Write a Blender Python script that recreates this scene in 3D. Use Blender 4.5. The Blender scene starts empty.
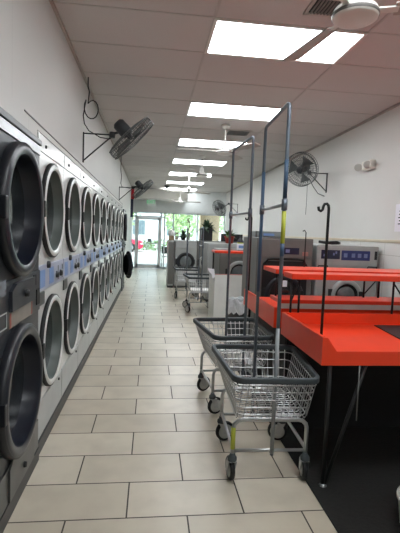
import bpy, bmesh, math, random
from mathutils import Vector, Matrix, Quaternion
random.seed(7)
PI = math.pi
scene = bpy.context.scene
COL = scene.collection
V = Vector

# ------------------------------------------------------------------ materials
def lin(c):
    r = []
    for v in c:
        v = v / 255.0
        r.append(v / 12.92 if v <= 0.04045 else ((v + 0.055) / 1.055) ** 2.4)
    return (r[0], r[1], r[2], 1.0)

MATS = {}
def mat(name, rgb, rough=0.5, metal=0.0, var=0.10, scale=8.0, bump=0.0, coat=0.0, emit=0.0, spec=0.5):
    if name in MATS:
        return MATS[name]
    m = bpy.data.materials.new(name)
    m.use_nodes = True
    nt = m.node_tree
    b = nt.nodes['Principled BSDF']
    base = lin(rgb)
    tc = nt.nodes.new('ShaderNodeTexCoord')
    nz = nt.nodes.new('ShaderNodeTexNoise')
    nz.inputs['Scale'].default_value = scale
    nz.inputs['Detail'].default_value = 3
    nt.links.new(tc.outputs['Object'], nz.inputs['Vector'])
    rp = nt.nodes.new('ShaderNodeValToRGB')
    rp.color_ramp.elements[0].position = 0.3
    rp.color_ramp.elements[1].position = 0.7
    lo = tuple(max(0, c * (1 - var)) for c in base[:3]) + (1,)
    hi = tuple(min(1, c * (1 + var)) for c in base[:3]) + (1,)
    rp.color_ramp.elements[0].color = lo
    rp.color_ramp.elements[1].color = hi
    nt.links.new(nz.outputs['Fac'], rp.inputs['Fac'])
    nt.links.new(rp.outputs['Color'], b.inputs['Base Color'])
    b.inputs['Roughness'].default_value = rough
    b.inputs['Metallic'].default_value = metal
    b.inputs['Specular IOR Level'].default_value = spec
    if coat:
        b.inputs['Coat Weight'].default_value = coat
        b.inputs['Coat Roughness'].default_value = 0.08
    if bump:
        bp = nt.nodes.new('ShaderNodeBump')
        bp.inputs['Strength'].default_value = bump
        bp.inputs['Distance'].default_value = 0.01
        nt.links.new(nz.outputs['Fac'], bp.inputs['Height'])
        nt.links.new(bp.outputs['Normal'], b.inputs['Normal'])
    if emit:
        b.inputs['Emission Color'].default_value = base
        b.inputs['Emission Strength'].default_value = emit
    MATS[name] = m
    return m

class NT:
    """tiny node builder for tiled surfaces"""
    def __init__(s, m):
        m.use_nodes = True
        s.t = m.node_tree
        s.b = s.t.nodes['Principled BSDF']
        s.tc = s.t.nodes.new('ShaderNodeTexCoord')
        sp = s.t.nodes.new('ShaderNodeSeparateXYZ')
        s.t.links.new(s.tc.outputs['Object'], sp.inputs[0])
        s.x, s.y, s.z = sp.outputs
    def m(s, op, a, b=None):
        n = s.t.nodes.new('ShaderNodeMath'); n.operation = op
        for i, v in enumerate((a, b)):
            if v is None: continue
            if isinstance(v, (int, float)): n.inputs[i].default_value = v
            else: s.t.links.new(v, n.inputs[i])
        return n.outputs[0]
    def mix(s, f, a, b):
        n = s.t.nodes.new('ShaderNodeMix'); n.data_type = 'RGBA'
        for k, v in ((0, f), (6, a), (7, b)):
            if isinstance(v, (tuple, float, int)): n.inputs[k].default_value = v
            else: s.t.links.new(v, n.inputs[k])
        return n.outputs[2]
    def noise(s, scale, detail=4, vec=None):
        n = s.t.nodes.new('ShaderNodeTexNoise')
        n.inputs['Scale'].default_value = scale; n.inputs['Detail'].default_value = detail
        s.t.links.new(vec or s.tc.outputs['Object'], n.inputs['Vector'])
        return n.outputs['Fac']
    def white(s, u, v):
        c = s.t.nodes.new('ShaderNodeCombineXYZ')
        s.t.links.new(u, c.inputs[0]); s.t.links.new(v, c.inputs[1])
        n = s.t.nodes.new('ShaderNodeTexWhiteNoise'); n.noise_dimensions = '3D'
        s.t.links.new(c.outputs[0], n.inputs['Vector'])
        return n.outputs['Value']
    def edge(s, f, w):
        # 1 in the joint (fraction within w of 0 or 1)
        a = s.m('LESS_THAN', f, w); b = s.m('GREATER_THAN', f, 1 - w)
        return s.m('MAXIMUM', a, b)
    def link(s, o, name): s.t.links.new(o, s.b.inputs[name])
    def bump(s, h, strength, dist=0.003):
        n = s.t.nodes.new('ShaderNodeBump')
        n.inputs['Strength'].default_value = strength; n.inputs['Distance'].default_value = dist
        s.t.links.new(h, n.inputs['Height']); s.t.links.new(n.outputs[0], s.b.inputs['Normal'])

def floor_mat():
    m = bpy.data.materials.new('floor_tiles'); n = NT(m)
    v = n.m('DIVIDE', n.m('SUBTRACT', n.y, 2.038), 0.305)
    row = n.m('FLOOR', v); fv = n.m('SUBTRACT', v, row)
    alt = n.m('FLOORED_MODULO', row, 2.0)
    u = n.m('DIVIDE', n.m('ADD', n.m('ADD', n.x, 0.085), n.m('MULTIPLY', alt, 0.295)), 0.6)
    cu = n.m('FLOOR', u); fu = n.m('SUBTRACT', u, cu)
    g = n.m('MAXIMUM', n.edge(fv, 0.0125), n.edge(fu, 0.0066))
    w = n.white(cu, row)
    base = n.mix(w, lin((190, 180, 161)), lin((207, 198, 180)))
    st = n.m('MULTIPLY', n.m('SUBTRACT', n.noise(5.0, 6), 0.42), 1.3)
    base = n.mix(n.m('MAXIMUM', n.m('MINIMUM', st, 0.5), 0.0), base, lin((166, 156, 140)))
    n.link(n.mix(g, base, lin((66, 60, 54))), 'Base Color')
    n.link(n.m('ADD', n.m('MULTIPLY', g, 0.45), 0.33), 'Roughness')
    n.bump(n.m('SUBTRACT', 1.0, g), 0.5)
    return m

def right_wall_mat():
    m = bpy.data.materials.new('painted_wall_with_tile_wainscot'); n = NT(m)
    low = n.m('LESS_THAN', n.z, 1.40)
    u = n.m('DIVIDE', n.y, 0.62); v = n.m('DIVIDE', n.z, 0.312)
    g = n.m('MAXIMUM', n.edge(n.m('FRACT', u), 0.006), n.edge(n.m('FRACT', v), 0.01))
    up = n.mix(n.noise(1.5), lin((214, 213, 208)), lin((222, 221, 217)))
    tile = n.mix(g, lin((226, 226, 222)), lin((190, 188, 182)))
    n.link(n.mix(low, up, tile), 'Base Color')
    n.link(n.m('SUBTRACT', 0.55, n.m('MULTIPLY', low, 0.3)), 'Roughness')
    return m

def ceiling_mat():
    m = bpy.data.materials.new('ceiling_tiles'); n = NT(m)
    sp = n.m('MULTIPLY', n.noise(140.0, 2), 1.0)
    base = n.mix(n.noise(0.9), lin((196, 192, 190)), lin((206, 202, 200)))
    base = n.mix(n.m('MULTIPLY', n.m('GREATER_THAN', sp, 0.62), 0.25), base, lin((168, 164, 160)))
    n.link(base, 'Base Color'); n.b.inputs['Roughness'].default_value = 0.9
    return m

def left_wall_mat():
    m = bpy.data.materials.new('painted_left_wall'); n = NT(m)
    s = n.edge(n.m('FRACT', n.m('DIVIDE', n.y, 2.44)), 0.0012)
    base = n.mix(n.noise(1.2), lin((192, 191, 187)), lin((202, 201, 197)))
    n.link(n.mix(s, base, lin((185, 184, 180))), 'Base Color')
    n.b.inputs['Roughness'].default_value = 0.5
    return m

def glass_mat(name, tint=(235, 242, 240), refl=0.07):
    m = bpy.data.materials.new(name); m.use_nodes = True
    t = m.node_tree; t.nodes.clear()
    o = t.nodes.new('ShaderNodeOutputMaterial'); mx = t.nodes.new('ShaderNodeMixShader')
    tr = t.nodes.new('ShaderNodeBsdfTransparent'); gl = t.nodes.new('ShaderNodeBsdfGlossy')
    tr.inputs['Color'].default_value = lin(tint); gl.inputs['Roughness'].default_value = 0.03
    mx.inputs[0].default_value = refl
    t.links.new(tr.outputs[0], mx.inputs[1]); t.links.new(gl.outputs[0], mx.inputs[2])
    t.links.new(mx.outputs[0], o.inputs[0])
    return m

def emis_mat(name, rgb, strength):
    m = bpy.data.materials.new(name); m.use_nodes = True
    t = m.node_tree; b = t.nodes['Principled BSDF']
    nz = t.nodes.new('ShaderNodeTexNoise'); nz.inputs['Scale'].default_value = 2.0
    mr = t.nodes.new('ShaderNodeMapRange')
    mr.inputs['To Min'].default_value = strength * 0.9; mr.inputs['To Max'].default_value = strength * 1.1
    t.links.new(nz.outputs['Fac'], mr.inputs['Value'])
    t.links.new(mr.outputs[0], b.inputs['Emission Strength'])
    b.inputs['Emission Color'].default_value = lin(rgb); b.inputs['Base Color'].default_value = lin(rgb)
    return m

# ------------------------------------------------------------------ mesh builder
class MB:
    def __init__(s):
        s.bm = bmesh.new(); s.mi = 0
    def _fin(s, faces, smooth):
        for f in faces:
            f.material_index = s.mi; f.smooth = smooth
    def box(s, lo, hi, bevel=0.0, M=None, seg=2):
        lo, hi = V(lo), V(hi)
        t = bmesh.new()
        bmesh.ops.create_cube(t, size=1.0)
        c = (lo + hi) / 2; d = hi - lo
        for v in t.verts:
            v.co = V((v.co.x * d.x, v.co.y * d.y, v.co.z * d.z)) + c
        if bevel:
            bmesh.ops.bevel(t, geom=list(t.edges), offset=bevel, segments=seg, profile=0.5, affect='EDGES')
        if M is not None: t.transform(M)
        s.merge(t, False)
        return s
    def merge(s, t, smooth=False):
        mp = {}
        for v in t.verts: mp[v] = s.bm.verts.new(v.co)
        for f in t.faces:
            try: nf = s.bm.faces.new([mp[v] for v in f.verts])
            except ValueError: continue
            nf.material_index = s.mi; nf.smooth = smooth
        t.free()
    def tube(s, pts, r, seg=8, closed=False, cap=True):
        pts = [V(p) for p in pts]; n = len(pts)
        rs = r if isinstance(r, (list, tuple)) else [r] * n
        tang = []
        for i in range(n):
            if closed: a, b = pts[i - 1], pts[(i + 1) % n]
            else: a, b = pts[max(i - 1, 0)], pts[min(i + 1, n - 1)]
            tang.append((b - a).normalized())
        up = V((0, 0, 1)) if abs(tang[0].z) < 0.9 else V((1, 0, 0))
        nrm = (up - tang[0] * up.dot(tang[0])).normalized()
        rings = []
        for i in range(n):
            nrm = (nrm - tang[i] * nrm.dot(tang[i]))
            nrm = nrm.normalized() if nrm.length > 1e-6 else tang[i].orthogonal().normalized()
            bn = tang[i].cross(nrm)
            rings.append([s.bm.verts.new(pts[i] + (nrm * math.cos(2 * PI * k / seg) + bn * math.sin(2 * PI * k / seg)) * rs[i]) for k in range(seg)])
        fs = []
        for i in range(n if closed else n - 1):
            A, B = rings[i], rings[(i + 1) % n]
            for k in range(seg):
                fs.append(s.bm.faces.new((A[k], A[(k + 1) % seg], B[(k + 1) % seg], B[k])))
        s._fin(fs, True)
        if cap and not closed:
            s._fin([s.bm.faces.new(rings[0][::-1]), s.bm.faces.new(rings[-1])], False)
        return s
    def lathe(s, prof, seg=32, M=None, smooth=True, cap0=False, cap1=False):
        """profile of (radius, height) turned about local Z, then placed by M"""
        M = M or Matrix()
        rings = []
        for r, h in prof:
            if r < 1e-6: rings.append([s.bm.verts.new(M @ V((0, 0, h)))])
            else: rings.append([s.bm.verts.new(M @ V((r * math.cos(2 * PI * k / seg), r * math.sin(2 * PI * k / seg), h))) for k in range(seg)])
        fs = []
        for A, B in zip(rings, rings[1:]):
            for k in range(seg):
                k2 = (k + 1) % seg
                if len(A) == 1 and len(B) == 1: continue
                if len(A) == 1: fs.append(s.bm.faces.new((A[0], B[k2], B[k])))
                elif len(B) == 1: fs.append(s.bm.faces.new((A[k], A[k2], B[0])))
                else: fs.append(s.bm.faces.new((A[k], A[k2], B[k2], B[k])))
        s._fin(fs, smooth)
        if cap0 and len(rings[0]) > 1: s._fin([s.bm.faces.new(rings[0][::-1])], False)
        if cap1 and len(rings[-1]) > 1: s._fin([s.bm.faces.new(rings[-1])], False)
        return s
    def prism(s, poly, vec, smooth=False):
        """planar polygon of 3-D points pushed along vec"""
        vec = V(vec)
        a = [s.bm.verts.new(V(p)) for p in poly]; b = [s.bm.verts.new(V(p) + vec) for p in poly]
        fs = [s.bm.faces.new(a[::-1]), s.bm.faces.new(b)]
        for i in range(len(a)):
            j = (i + 1) % len(a)
            fs.append(s.bm.faces.new((a[i], a[j], b[j], b[i])))
        s._fin(fs, smooth)
        return s
    def quad(s, p):
        s._fin([s.bm.faces.new([s.bm.verts.new(V(q)) for q in p])], False); return s
    def use(s, i): s.mi = i; return s
    def build(s, name, m, parent=None, loc=None):
        bmesh.ops.recalc_face_normals(s.bm, faces=list(s.bm.faces))
        me = bpy.data.meshes.new(name); s.bm.to_mesh(me); s.bm.free()
        for x in (m if isinstance(m, (list, tuple)) else [m]): me.materials.append(x)
        o = bpy.data.objects.new(name, me); COL.objects.link(o)
        if parent is not None: o.parent = parent
        if loc is not None: o.location = loc
        return o

def axis_m(origin, direction):
    """matrix taking local Z to direction, placed at origin"""
    q = V((0, 0, 1)).rotation_difference(V(direction).normalized())
    return Matrix.Translation(V(origin)) @ q.to_matrix().to_4x4()

def thing(name, label, cat, loc=(0, 0, 0), rotz=0.0, group=None):
    o = bpy.data.objects.new(name, None); COL.objects.link(o)
    o.empty_display_size = 0.1
    o.location = loc; o.rotation_euler = (0, 0, rotz)
    o['label'] = label; o['category'] = cat
    if group: o['group'] = group
    return o
def tag(o, label, cat, group=None, kind=None):
    o['label'] = label; o['category'] = cat
    if group: o['group'] = group
    if kind: o['kind'] = kind
    return o
def struct(o):
    o['kind'] = 'structure'; return o
KIDS = {}
def dup(root, loc, rotz, label, group=None):
    def cp(o, par):
        c = o.copy(); COL.objects.link(c); c.parent = par
        for ch in o.children: cp(ch, c)
        return c
    r = cp(root, None)
    r.location = loc; r.rotation_euler = (0, 0, rotz); r['label'] = label
    if group: r['group'] = group
    return r

# palette
WHITE = mat('white_enamel', (214, 215, 212), 0.22, var=0.03)
SILVER = mat('silver_door_ring', (212, 214, 212), 0.28, 0.1, var=0.05)
BLACKP = mat('black_plastic', (30, 32, 38), 0.38, var=0.15)
DARKG = mat('charcoal_steel', (58, 61, 66), 0.36, 0.3, var=0.1)
RUBBER = mat('black_rubber', (20, 21, 22), 0.6, var=0.15)
NAVYIN = mat('dark_door_tunnel', (20, 24, 36), 0.3, var=0.15)
GREYIN = mat('grey_door_tunnel', (88, 96, 92), 0.35, var=0.1)
DGLASS = mat('dark_door_glass', (34, 38, 40), 0.05, var=0.2, spec=0.8)
LAV = mat('lavender_control_panel', (168, 172, 190), 0.35, var=0.05)
BLUE = mat('blue_instruction_label', (120, 150, 200), 0.4, var=0.06)
KICK = mat('grey_kick_plate', (176, 180, 180), 0.32, 0.2, var=0.05)
PLINTH = mat('dark_plinth', (62, 62, 62), 0.5, var=0.1)
STEEL = mat('brushed_steel', (170, 172, 174), 0.3, 0.85, var=0.08, scale=20)
MSTEEL = mat('grey_washer_steel', (116, 115, 112), 0.4, 0.35, var=0.06)
LSTEEL = mat('light_grey_washer', (168, 170, 168), 0.36, 0.2, var=0.05)
CHROME = mat('zinc_plated_wire', (186, 188, 188), 0.28, 0.75, var=0.06)
POLE = mat('grey_rack_pole', (108, 116, 126), 0.4, 0.5, var=0.08)
BLUEP = mat('blue_pole_sleeve', (58, 84, 112), 0.45, var=0.1)
BUMP = mat('grey_vinyl_bumper', (62, 69, 72), 0.55, var=0.08)
YTAPE = mat('yellow_tape', (186, 192, 66), 0.5, var=0.08)
RED = mat('red_laminate', (234, 62, 26), 0.34, var=0.03, coat=0.12)
BLKM = mat('black_metal', (24, 24, 25), 0.5, 0.2, var=0.15)
FANM = mat('dark_fan_motor', (52, 55, 58), 0.5, var=0.12)
CAGE = mat('grey_fan_wire', (98, 102, 102), 0.45, 0.4, var=0.1)
FBLADE = mat('grey_fan_blade', (92, 95, 95), 0.5, 0.1, var=0.1)
FWHITE = mat('white_fan_enamel', (222, 220, 214), 0.35, var=0.04)
CFBL = mat('ceiling_fan_blade', (170, 164, 158), 0.5, var=0.05)
ALU = mat('storefront_aluminium', (204, 210, 212), 0.4, 0.1, var=0.05)
TRIMW = mat('white_trim', (214, 212, 206), 0.5, var=0.04)
CREAM = mat('cream_tile_cap', (214, 202, 178), 0.4, var=0.05)
LEAF = mat('leaf_green', (58, 96, 44), 0.5, var=0.4, scale=30)
LEAFD = mat('dark_leaf_green', (42, 66, 44), 0.5, var=0.4, scale=30)
TERRA = mat('red_plant_pot', (168, 52, 42), 0.5, var=0.08)
PAPER = mat('white_paper', (236, 234, 240), 0.8, var=0.03)
INK = mat('printed_ink', (70, 70, 78), 0.7, var=0.1)

# ------------------------------------------------------------------ room shell
XL, XR, Y0, Y1, H = -0.76, 2.87, -3.2, 16.5, 3.05
o = MB().box((XL - 1.0, Y0, -0.1), (XR, Y1 + .12, 0)).build('floor', floor_mat()); struct(o)
o = MB().box((XL - .2, Y0, H), (XR + .2, Y1 + .12, H + .1)).build('ceiling', ceiling_mat()); struct(o)
LW = left_wall_mat()
o = MB().box((XL - 1.0, Y0, 0), (XL - .9, Y1, H)).build('wall_left', LW); struct(o)
o = MB().box((XL - .9, Y0, 2.036), (XL, 10.93, H)).build('trim_6', LW); struct(o)
o = MB().box((XL - .9, 10.93, 0), (XL, Y1, H)).build('trim_7', LW); struct(o)
o = MB().box((XL - .06, Y0, 1.94), (-.674, 2.615, 2.036)).box((XL - .06, 2.615, 1.995), (-.674, 10.07, 2.036)).build('trim_8', LW); struct(o)
o = MB().box((XR, Y0, 0), (XR + .15, Y1, H)).build('wall_right', right_wall_mat()); struct(o)
o = MB().box((XL - 1, Y0 - .12, 0), (XR + .1, Y0, H)).build('wall_back', right_wall_mat()); struct(o)
GREYW = mat('grey_header_wall', (206, 210, 210), 0.7, var=0.04)
o = MB().box((XL, Y1, 2.2), (XR, Y1 + .12, H)).build('wall_front', GREYW); struct(o)
o = MB().box((XL, 15.7, 2.63), (1.3, Y1, 2.97), 0.01).build('trim_1', TRIMW); struct(o)
o = MB().box((XR - .012, Y0, 1.40), (XR, Y1, 1.435), 0.004).build('trim_2', CREAM); struct(o)
# ceiling T-bar grid
b = MB()
GRID = mat('ceiling_grid_metal', (186, 182, 179), 0.6, var=0.05)
for x in (0.43, 1.65): b.box((x - .010, Y0, H - .005), (x + .010, Y1, H))
for k in range(-3, 7):
    for d in (0, .63, 1.345):
        y = 3.3 + 2.06 * k + d
        if Y0 < y < Y1: b.box((XL, y - .008, H - .004), (XR, y + .008, H))
o = b.build('trim_3', GRID); struct(o)
b = MB().box((XL, Y0, H - .03), (XL + .02, Y1, H)).box((XR - .02, Y0, H - .03), (XR, Y1, H))
o = b.build('trim_4', mat('wall_angle', (176, 168, 162), 0.6)); struct(o)

# ceiling lights: 2x4 troffers
DIFF = emis_mat('light_diffuser_glow', (246, 251, 255), 15.0)
lp = None
ORD = ['nearest', 'second nearest', 'third nearest', 'fourth nearest', 'fifth nearest', 'sixth nearest', 'farthest']
for k in range(-2, 7):
    y = 3.3 + 2.06 * k
    lab = ('%s glowing rectangular ceiling light panel, counted along the aisle' % ORD[k]) if k >= 0 else \
          ('glowing rectangular ceiling light panel behind the camera' if k == -1 else 'glowing rectangular ceiling light panel far behind the camera')
    if lp is None:
        lp = thing('ceiling_light', lab, 'ceiling light', (1.04, y + .315, H), 0, 'recessed light panels in the dropped ceiling')
        MB().box((-.61, -.315, -.012), (-.585, .315, 0)).box((.585, -.315, -.012), (.61, .315, 0)) \
            .box((-.61, -.315, -.012), (.61, -.29, 0)).box((-.61, .29, -.012), (.61, .315, 0)).build('frame', FWHITE, lp)
        MB().box((-.585, -.29, -.008), (.585, .29, -.001)).build('diffuser', DIFF, lp)
    else:
        dup(lp, (1.04, y + .315, H), 0, lab)

# ceiling vents, dome camera
def vent(x0, y0, x1, y1, label):
    t = thing('ceiling_vent', label, 'vent', ((x0 + x1) / 2, (y0 + y1) / 2, H))
    w, d = (x1 - x0) / 2, (y1 - y0) / 2
    MB().box((-w, -d, -.012), (w, -d + .025, 0)).box((-w, d - .025, -.012), (w, d, 0)).box((-w, -d, -.012), (-w + .025, d, 0)).box((w - .025, -d, -.012), (w, d, 0)).build('frame', mat('vent_frame', (190, 182, 176), .5), t)
    MB().box((-w + .02, -d + .02, -.004), (w - .02, d - .02, -.001)).build('grille_back', BLKM, t)
    b = MB(); n = 7
    for i in range(n):
        x = -w + .05 + (2 * w - .1) * i / (n - 1)
        b.box((x - .006, -d + .02, -.012), (x + .006, d - .02, -.004))
    b.build('louvre', mat('vent_louvre', (120, 116, 112), .5), t)
vent(1.14, 6.62, 1.52, 6.98, 'dark slatted square air vent in the ceiling beyond the second light panel')
vent(1.05, 2.88, 1.30, 3.12, 'small dark air vent in the ceiling beside the nearest ceiling fan')
t = thing('dome_camera', 'small black dome camera hanging under the far ceiling', 'security camera', (.5, 15.0, H))
MB().lathe([(.09, 0), (.09, -.03), (.075, -.035)], 20, cap0=True, cap1=True).build('mount', BLKM, t)
MB().lathe([(.075, -.03), (.07, -.07), (.045, -.1), (0, -.112)], 20).build('dome', DGLASS, t)

# ------------------------------------------------------------------ dryer stacks (front faces local +X)
def door_m(y, z, x=0): return axis_m((x, y, z), (1, 0, 0))
def front_plate(b, y0, y1, z0, z1, cy, cz, R, xf, xb, seg=48):
    """cabinet front sheet with a round port hole"""
    angs = sorted([2 * PI * i / seg for i in range(seg)] + [math.atan2(z - cz, y - cy) % (2 * PI) for y in (y0, y1) for z in (z0, z1)])
    inn, out, bk = [], [], []
    for a in angs:
        c, q = math.cos(a), math.sin(a)
        t = min([((y1 if c > 0 else y0) - cy) / c if abs(c) > 1e-9 else 1e9, ((z1 if q > 0 else z0) - cz) / q if abs(q) > 1e-9 else 1e9])
        inn.append(b.bm.verts.new((xf, cy + R * c, cz + R * q))); out.append(b.bm.verts.new((xf, cy + t * c, cz + t * q)))
        bk.append(b.bm.verts.new((xb, cy + R * c, cz + R * q)))
    n = len(angs); fs = []
    for i in range(n):
        j = (i + 1) % n
        fs.append(b.bm.faces.new((inn[i], inn[j], out[j], out[i]))); fs.append(b.bm.faces.new((bk[i], bk[j], inn[j], inn[i])))
    b._fin(fs, False)
def cabinet_shell(W, z0, z1, holes, R, back, wall):
    b = MB()
    b.box((back, -W, z0), (-wall, W, z1))
    for y in (-W, W - .004): b.box((-wall, y, z0), (0, y + .004, z1))
    b.box((-wall, -W, z1 - .004), (0, W, z1))
    zs = [z0] + [(holes[i] + holes[i + 1]) / 2 for i in range(len(holes) - 1)] + [z1]
    for i, hz in enumerate(holes): front_plate(b, -W, W, zs[i], zs[i + 1], 0, hz, R, 0, -wall)
    return b
def dryer_door(parent, y, z, R, ring_m, side_m, in_m, depth, sunk, wf, ang=0.0):
    """porthole door: ring, dark gasket, deep tunnel, glass, handle, hinge; ang swings it open about its far edge"""
    w = R * wf
    piv = Matrix.Translation((0, y + R, z)) @ Matrix.Rotation(ang, 4, 'Z') @ Matrix.Translation((0, -R, 0))
    A = piv @ axis_m((0, 0, 0), (1, 0, 0))
    d = MB().lathe([(R - .008, depth - .006), (R - .014, depth), (R - w * .5, depth + .003), (R - w + .006, depth), (R - w, depth - .006)], 56, A)
    d = d.build('door', ring_m, parent)
    MB().lathe([(R - .004, 0), (R, .004), (R, depth - .006), (R - .009, depth - .003)], 56, A).build('outer_gasket', side_m, d)
    MB().lathe([(R - w, depth - .005), (R - w - .006, (depth - sunk) * .4), (R - w - .02, -sunk + .004)], 56, A).build('door_tunnel', in_m, d)
    MB().lathe([(R - w - .018, -sunk + .004), (R * .5, -sunk + .010), (R * .2, -sunk + .012), (0, -sunk + .012)], 56, A).build('door_glass', DGLASS, d)
    MB().box((depth * .2, -R - .006, -.05), (depth + .003, -R + w * .7, .05), .005, piv).build('door_handle', side_m, d)
    for q in (-1, 1):
        MB().box((.001, R - .03, q * .12 - .02), (depth * .6, R + .012, q * .12 + .02), .003, piv).build('hinge', side_m, d)
    return d

def white_stack(label, loc):
    t = thing('stacked_dryer', label, 'dryer', loc, 0, 'white stacked dryers along the left wall')
    W = .3725
    cabinet_shell(W - .002, .085, 1.992, (.66, 1.543), .30, -.85, .05).build('cabinet', WHITE, t)
    MB().box((-.85, -W, 0), (.012, W, .085)).build('plinth', PLINTH, t)
    dryer_door(t, 0, 1.543, .315, SILVER, RUBBER, GREYIN, .03, .045, .15)
    dryer_door(t, 0, .66, .315, SILVER, RUBBER, GREYIN, .03, .045, .15)
    p = MB().box((-.002, -W + .008, 1.035), (.010, W - .008, 1.195), .004).build('control_panel', LAV, t)
    for y in (-.26, -.02): MB().box((.0095, y - .07, 1.055), (.0115, y + .055, 1.165)).build('instruction_label', BLUE, p)
    for y, z in ((.12, 1.1), (.25, 1.1), (-.14, 1.19)):
        MB().lathe([(.024, 0), (.022, .018), (0, .02)], 16, axis_m((.010, y, z), (1, 0, 0))).build('selector_knob', BLACKP, p)
    for y in (.17, .31): MB().box((.009, y, 1.06), (.012, y + .02, 1.16)).build('coin_slot', BLACKP, p)
    MB().box((-.002, -W + .03, .945), (.01, -W + .17, 1.025), .004).build('coin_box', mat('dark_coin_plate', (70, 74, 74), .4, .2), t)
    k = MB().box((-.002, -W + .006, .1), (.006, W - .006, .325), .004).build('kick_panel', KICK, t)
    MB().lathe([(.011, 0), (.01, .008), (0, .009)], 12, axis_m((.006, .25, .29), (1, 0, 0))).build('panel_lock', BLACKP, k)
    g = MB().box((-.002, -W + .006, 1.885), (.006, W - .006, 1.985), .004).build('top_panel', WHITE, t)
    MB().lathe([(.011, 0), (.01, .008), (0, .009)], 12, axis_m((.006, -.2, 1.93), (1, 0, 0))).build('panel_lock', BLACKP, g)
    return t
NUM = ['first', 'second', 'third', 'fourth', 'fifth', 'sixth', 'seventh', 'eighth', 'ninth', 'tenth']
proto = None
for i in range(10):
    lab = '%s white stacked dryer on the left wall, counted away from the large black one' % NUM[i]
    loc = (-.675, 2.995 + .745 * i, 0)
    if proto is None: proto = white_stack(lab, loc)
    else: dup(proto, loc, 0, lab)
o = MB().box((-.68, 2.36, 2.030), (-.670, 10.07, 2.037)).build('trim_5', mat('dark_fascia_strip', (92, 92, 90), .5)); struct(o)

def black_stack(label, loc, open1=0.0, open2=0.0):
    t = thing('stacked_dryer', label, 'dryer', loc, 0, 'black stacked dryers on the left wall')
    W = .40
    cabinet_shell(W - .002, .08, 1.90, (.60, 1.51), .315, -.87, .06).build('cabinet', DARKG, t)
    MB().box((-.87, -W, 0), (.010, W, .08)).build('plinth', PLINTH, t)
    MB().box((-.87, -W, 1.90), (.014, W, 1.932), .004).build('top_cap', mat('dark_cap', (86, 88, 90), .35, .4), t)
    MB().box((-.002, -W + .006, 1.845), (.008, W - .006, 1.897), .003).build('header_panel', STEEL, t)
    BR = mat('black_door_ring', (38, 42, 50), .3, .1)
    dryer_door(t, 0, 1.51, .328, BR, BLACKP, NAVYIN, .048, .045, .17, open1)
    dryer_door(t, 0, .60, .333, BR, BLACKP, NAVYIN, .048, .045, .17, open2)
    p = MB().box((-.002, -W + .006, .94), (.010, W - .006, 1.178), .004).build('control_panel', DARKG, t)
    MB().prism([(.010, -.17, 1.03), (.010, .22, 1.03), (.010, .22, 1.155), (.010, -.10, 1.155), (.010, -.17, 1.125)], (.018, 0, 0)).build('coin_box_door', mat('coin_door_grey', (52, 55, 62), .35, .2), p)
    MB().lathe([(.02, 0), (.018, .016), (0, .018)], 16, axis_m((.028, .04, 1.09), (1, 0, 0))).build('coin_lock', RUBBER, p)
    MB().box((.009, -.37, 1.115), (.013, -.215, 1.185)).build('display_window', mat('grey_display', (116, 122, 130), .15), p)
    b = MB()
    for lo, hi in (((.0095, -.37, .96), (.013, -.20, .965)), ((.0095, -.37, 1.03), (.013, -.20, 1.035)), ((.0095, -.205, .96), (.013, -.20, 1.035)), ((.0095, -.37, .96), (.013, -.365, 1.035))): b.box(lo, hi)
    b.build('window_outline', mat('pale_outline', (170, 174, 176), .4), p)
    MB().box((.009, .245, 1.10), (.013, .30, 1.16)).build('card_slot', RUBBER, p)
    MB().box((.009, .31, .98), (.014, .375, 1.07)).build('card_slot', RUBBER, p)
    g = MB().box((.008, -.17, .945), (.013, .22, 1.025), .003).build('label_plate', mat('beige_grey_plate', (128, 122, 114), .4), p)
    for y in (-.165, .195): MB().box((.0125, y, .95), (.0145, y + .02, 1.02)).build('red_label', mat('faded_red_label', (150, 80, 70), .5), g)
    k = MB().box((-.002, -W + .006, .083), (.006, W - .006, .262), .003).build('lint_panel', mat('dark_lint_panel', (84, 84, 82), .32, .3), t)
    MB().prism([(.006, -.16, .09), (.006, .27, .09), (.006, .27, .23), (.006, .22, .255), (.006, -.11, .285), (.006, -.16, .25)], (.010, 0, 0)).build('access_door', mat('access_grey', (80, 80, 78), .35, .3), k)
    MB().lathe([(.016, 0), (.014, .012), (0, .013)], 14, axis_m((.016, .07, .155), (1, 0, 0))).build('panel_lock', RUBBER, k)
    return t
black_stack('large black stacked dryer nearest the camera on the left', (-.66, 2.215, 0))
black_stack('black stacked dryer beside the camera, before the nearest one in view', (-.66, 1.413, 0))
black_stack('black stacked dryer at the far end of the left row with lower door ajar', (-.655, 10.50, 0), .04, .30)

# banner on left wall beyond the dryers
t = thing('wall_banner', 'narrow red and navy banner on left wall above the far black dryer', 'banner', (XL + .3, 10.1, 2.33))
MB().tube([(-.30, 0, .10), (.06, 0, .10)], .008, 8).build('bracket_rod', BLKM, t)
MB().box((-.03, -.004, -.16), (.04, .004, .10)).build('red_cloth', mat('red_cloth', (190, 34, 48), .7), t)
MB().box((-.035, -.003, -.58), (.025, .003, -.16)).build('navy_cloth', mat('navy_cloth', (34, 42, 66), .7), t)

# ------------------------------------------------------------------ carts
def arc(c, a, b, r, z, n=6):
    return [(c[0] + r * math.cos(a + (b - a) * i / n), c[1] + r * math.sin(a + (b - a) * i / n), z) for i in range(n + 1)]
def rrect(x0, y0, x1, y1, r, z, n=5):
    return arc((x1 - r, y1 - r), 0, PI / 2, r, z, n) + arc((x0 + r, y1 - r), PI / 2, PI, r, z, n) + \
        arc((x0 + r, y0 + r), PI, 1.5 * PI, r, z, n) + arc((x1 - r, y0 + r), 1.5 * PI, 2 * PI, r, z, n)

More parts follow.
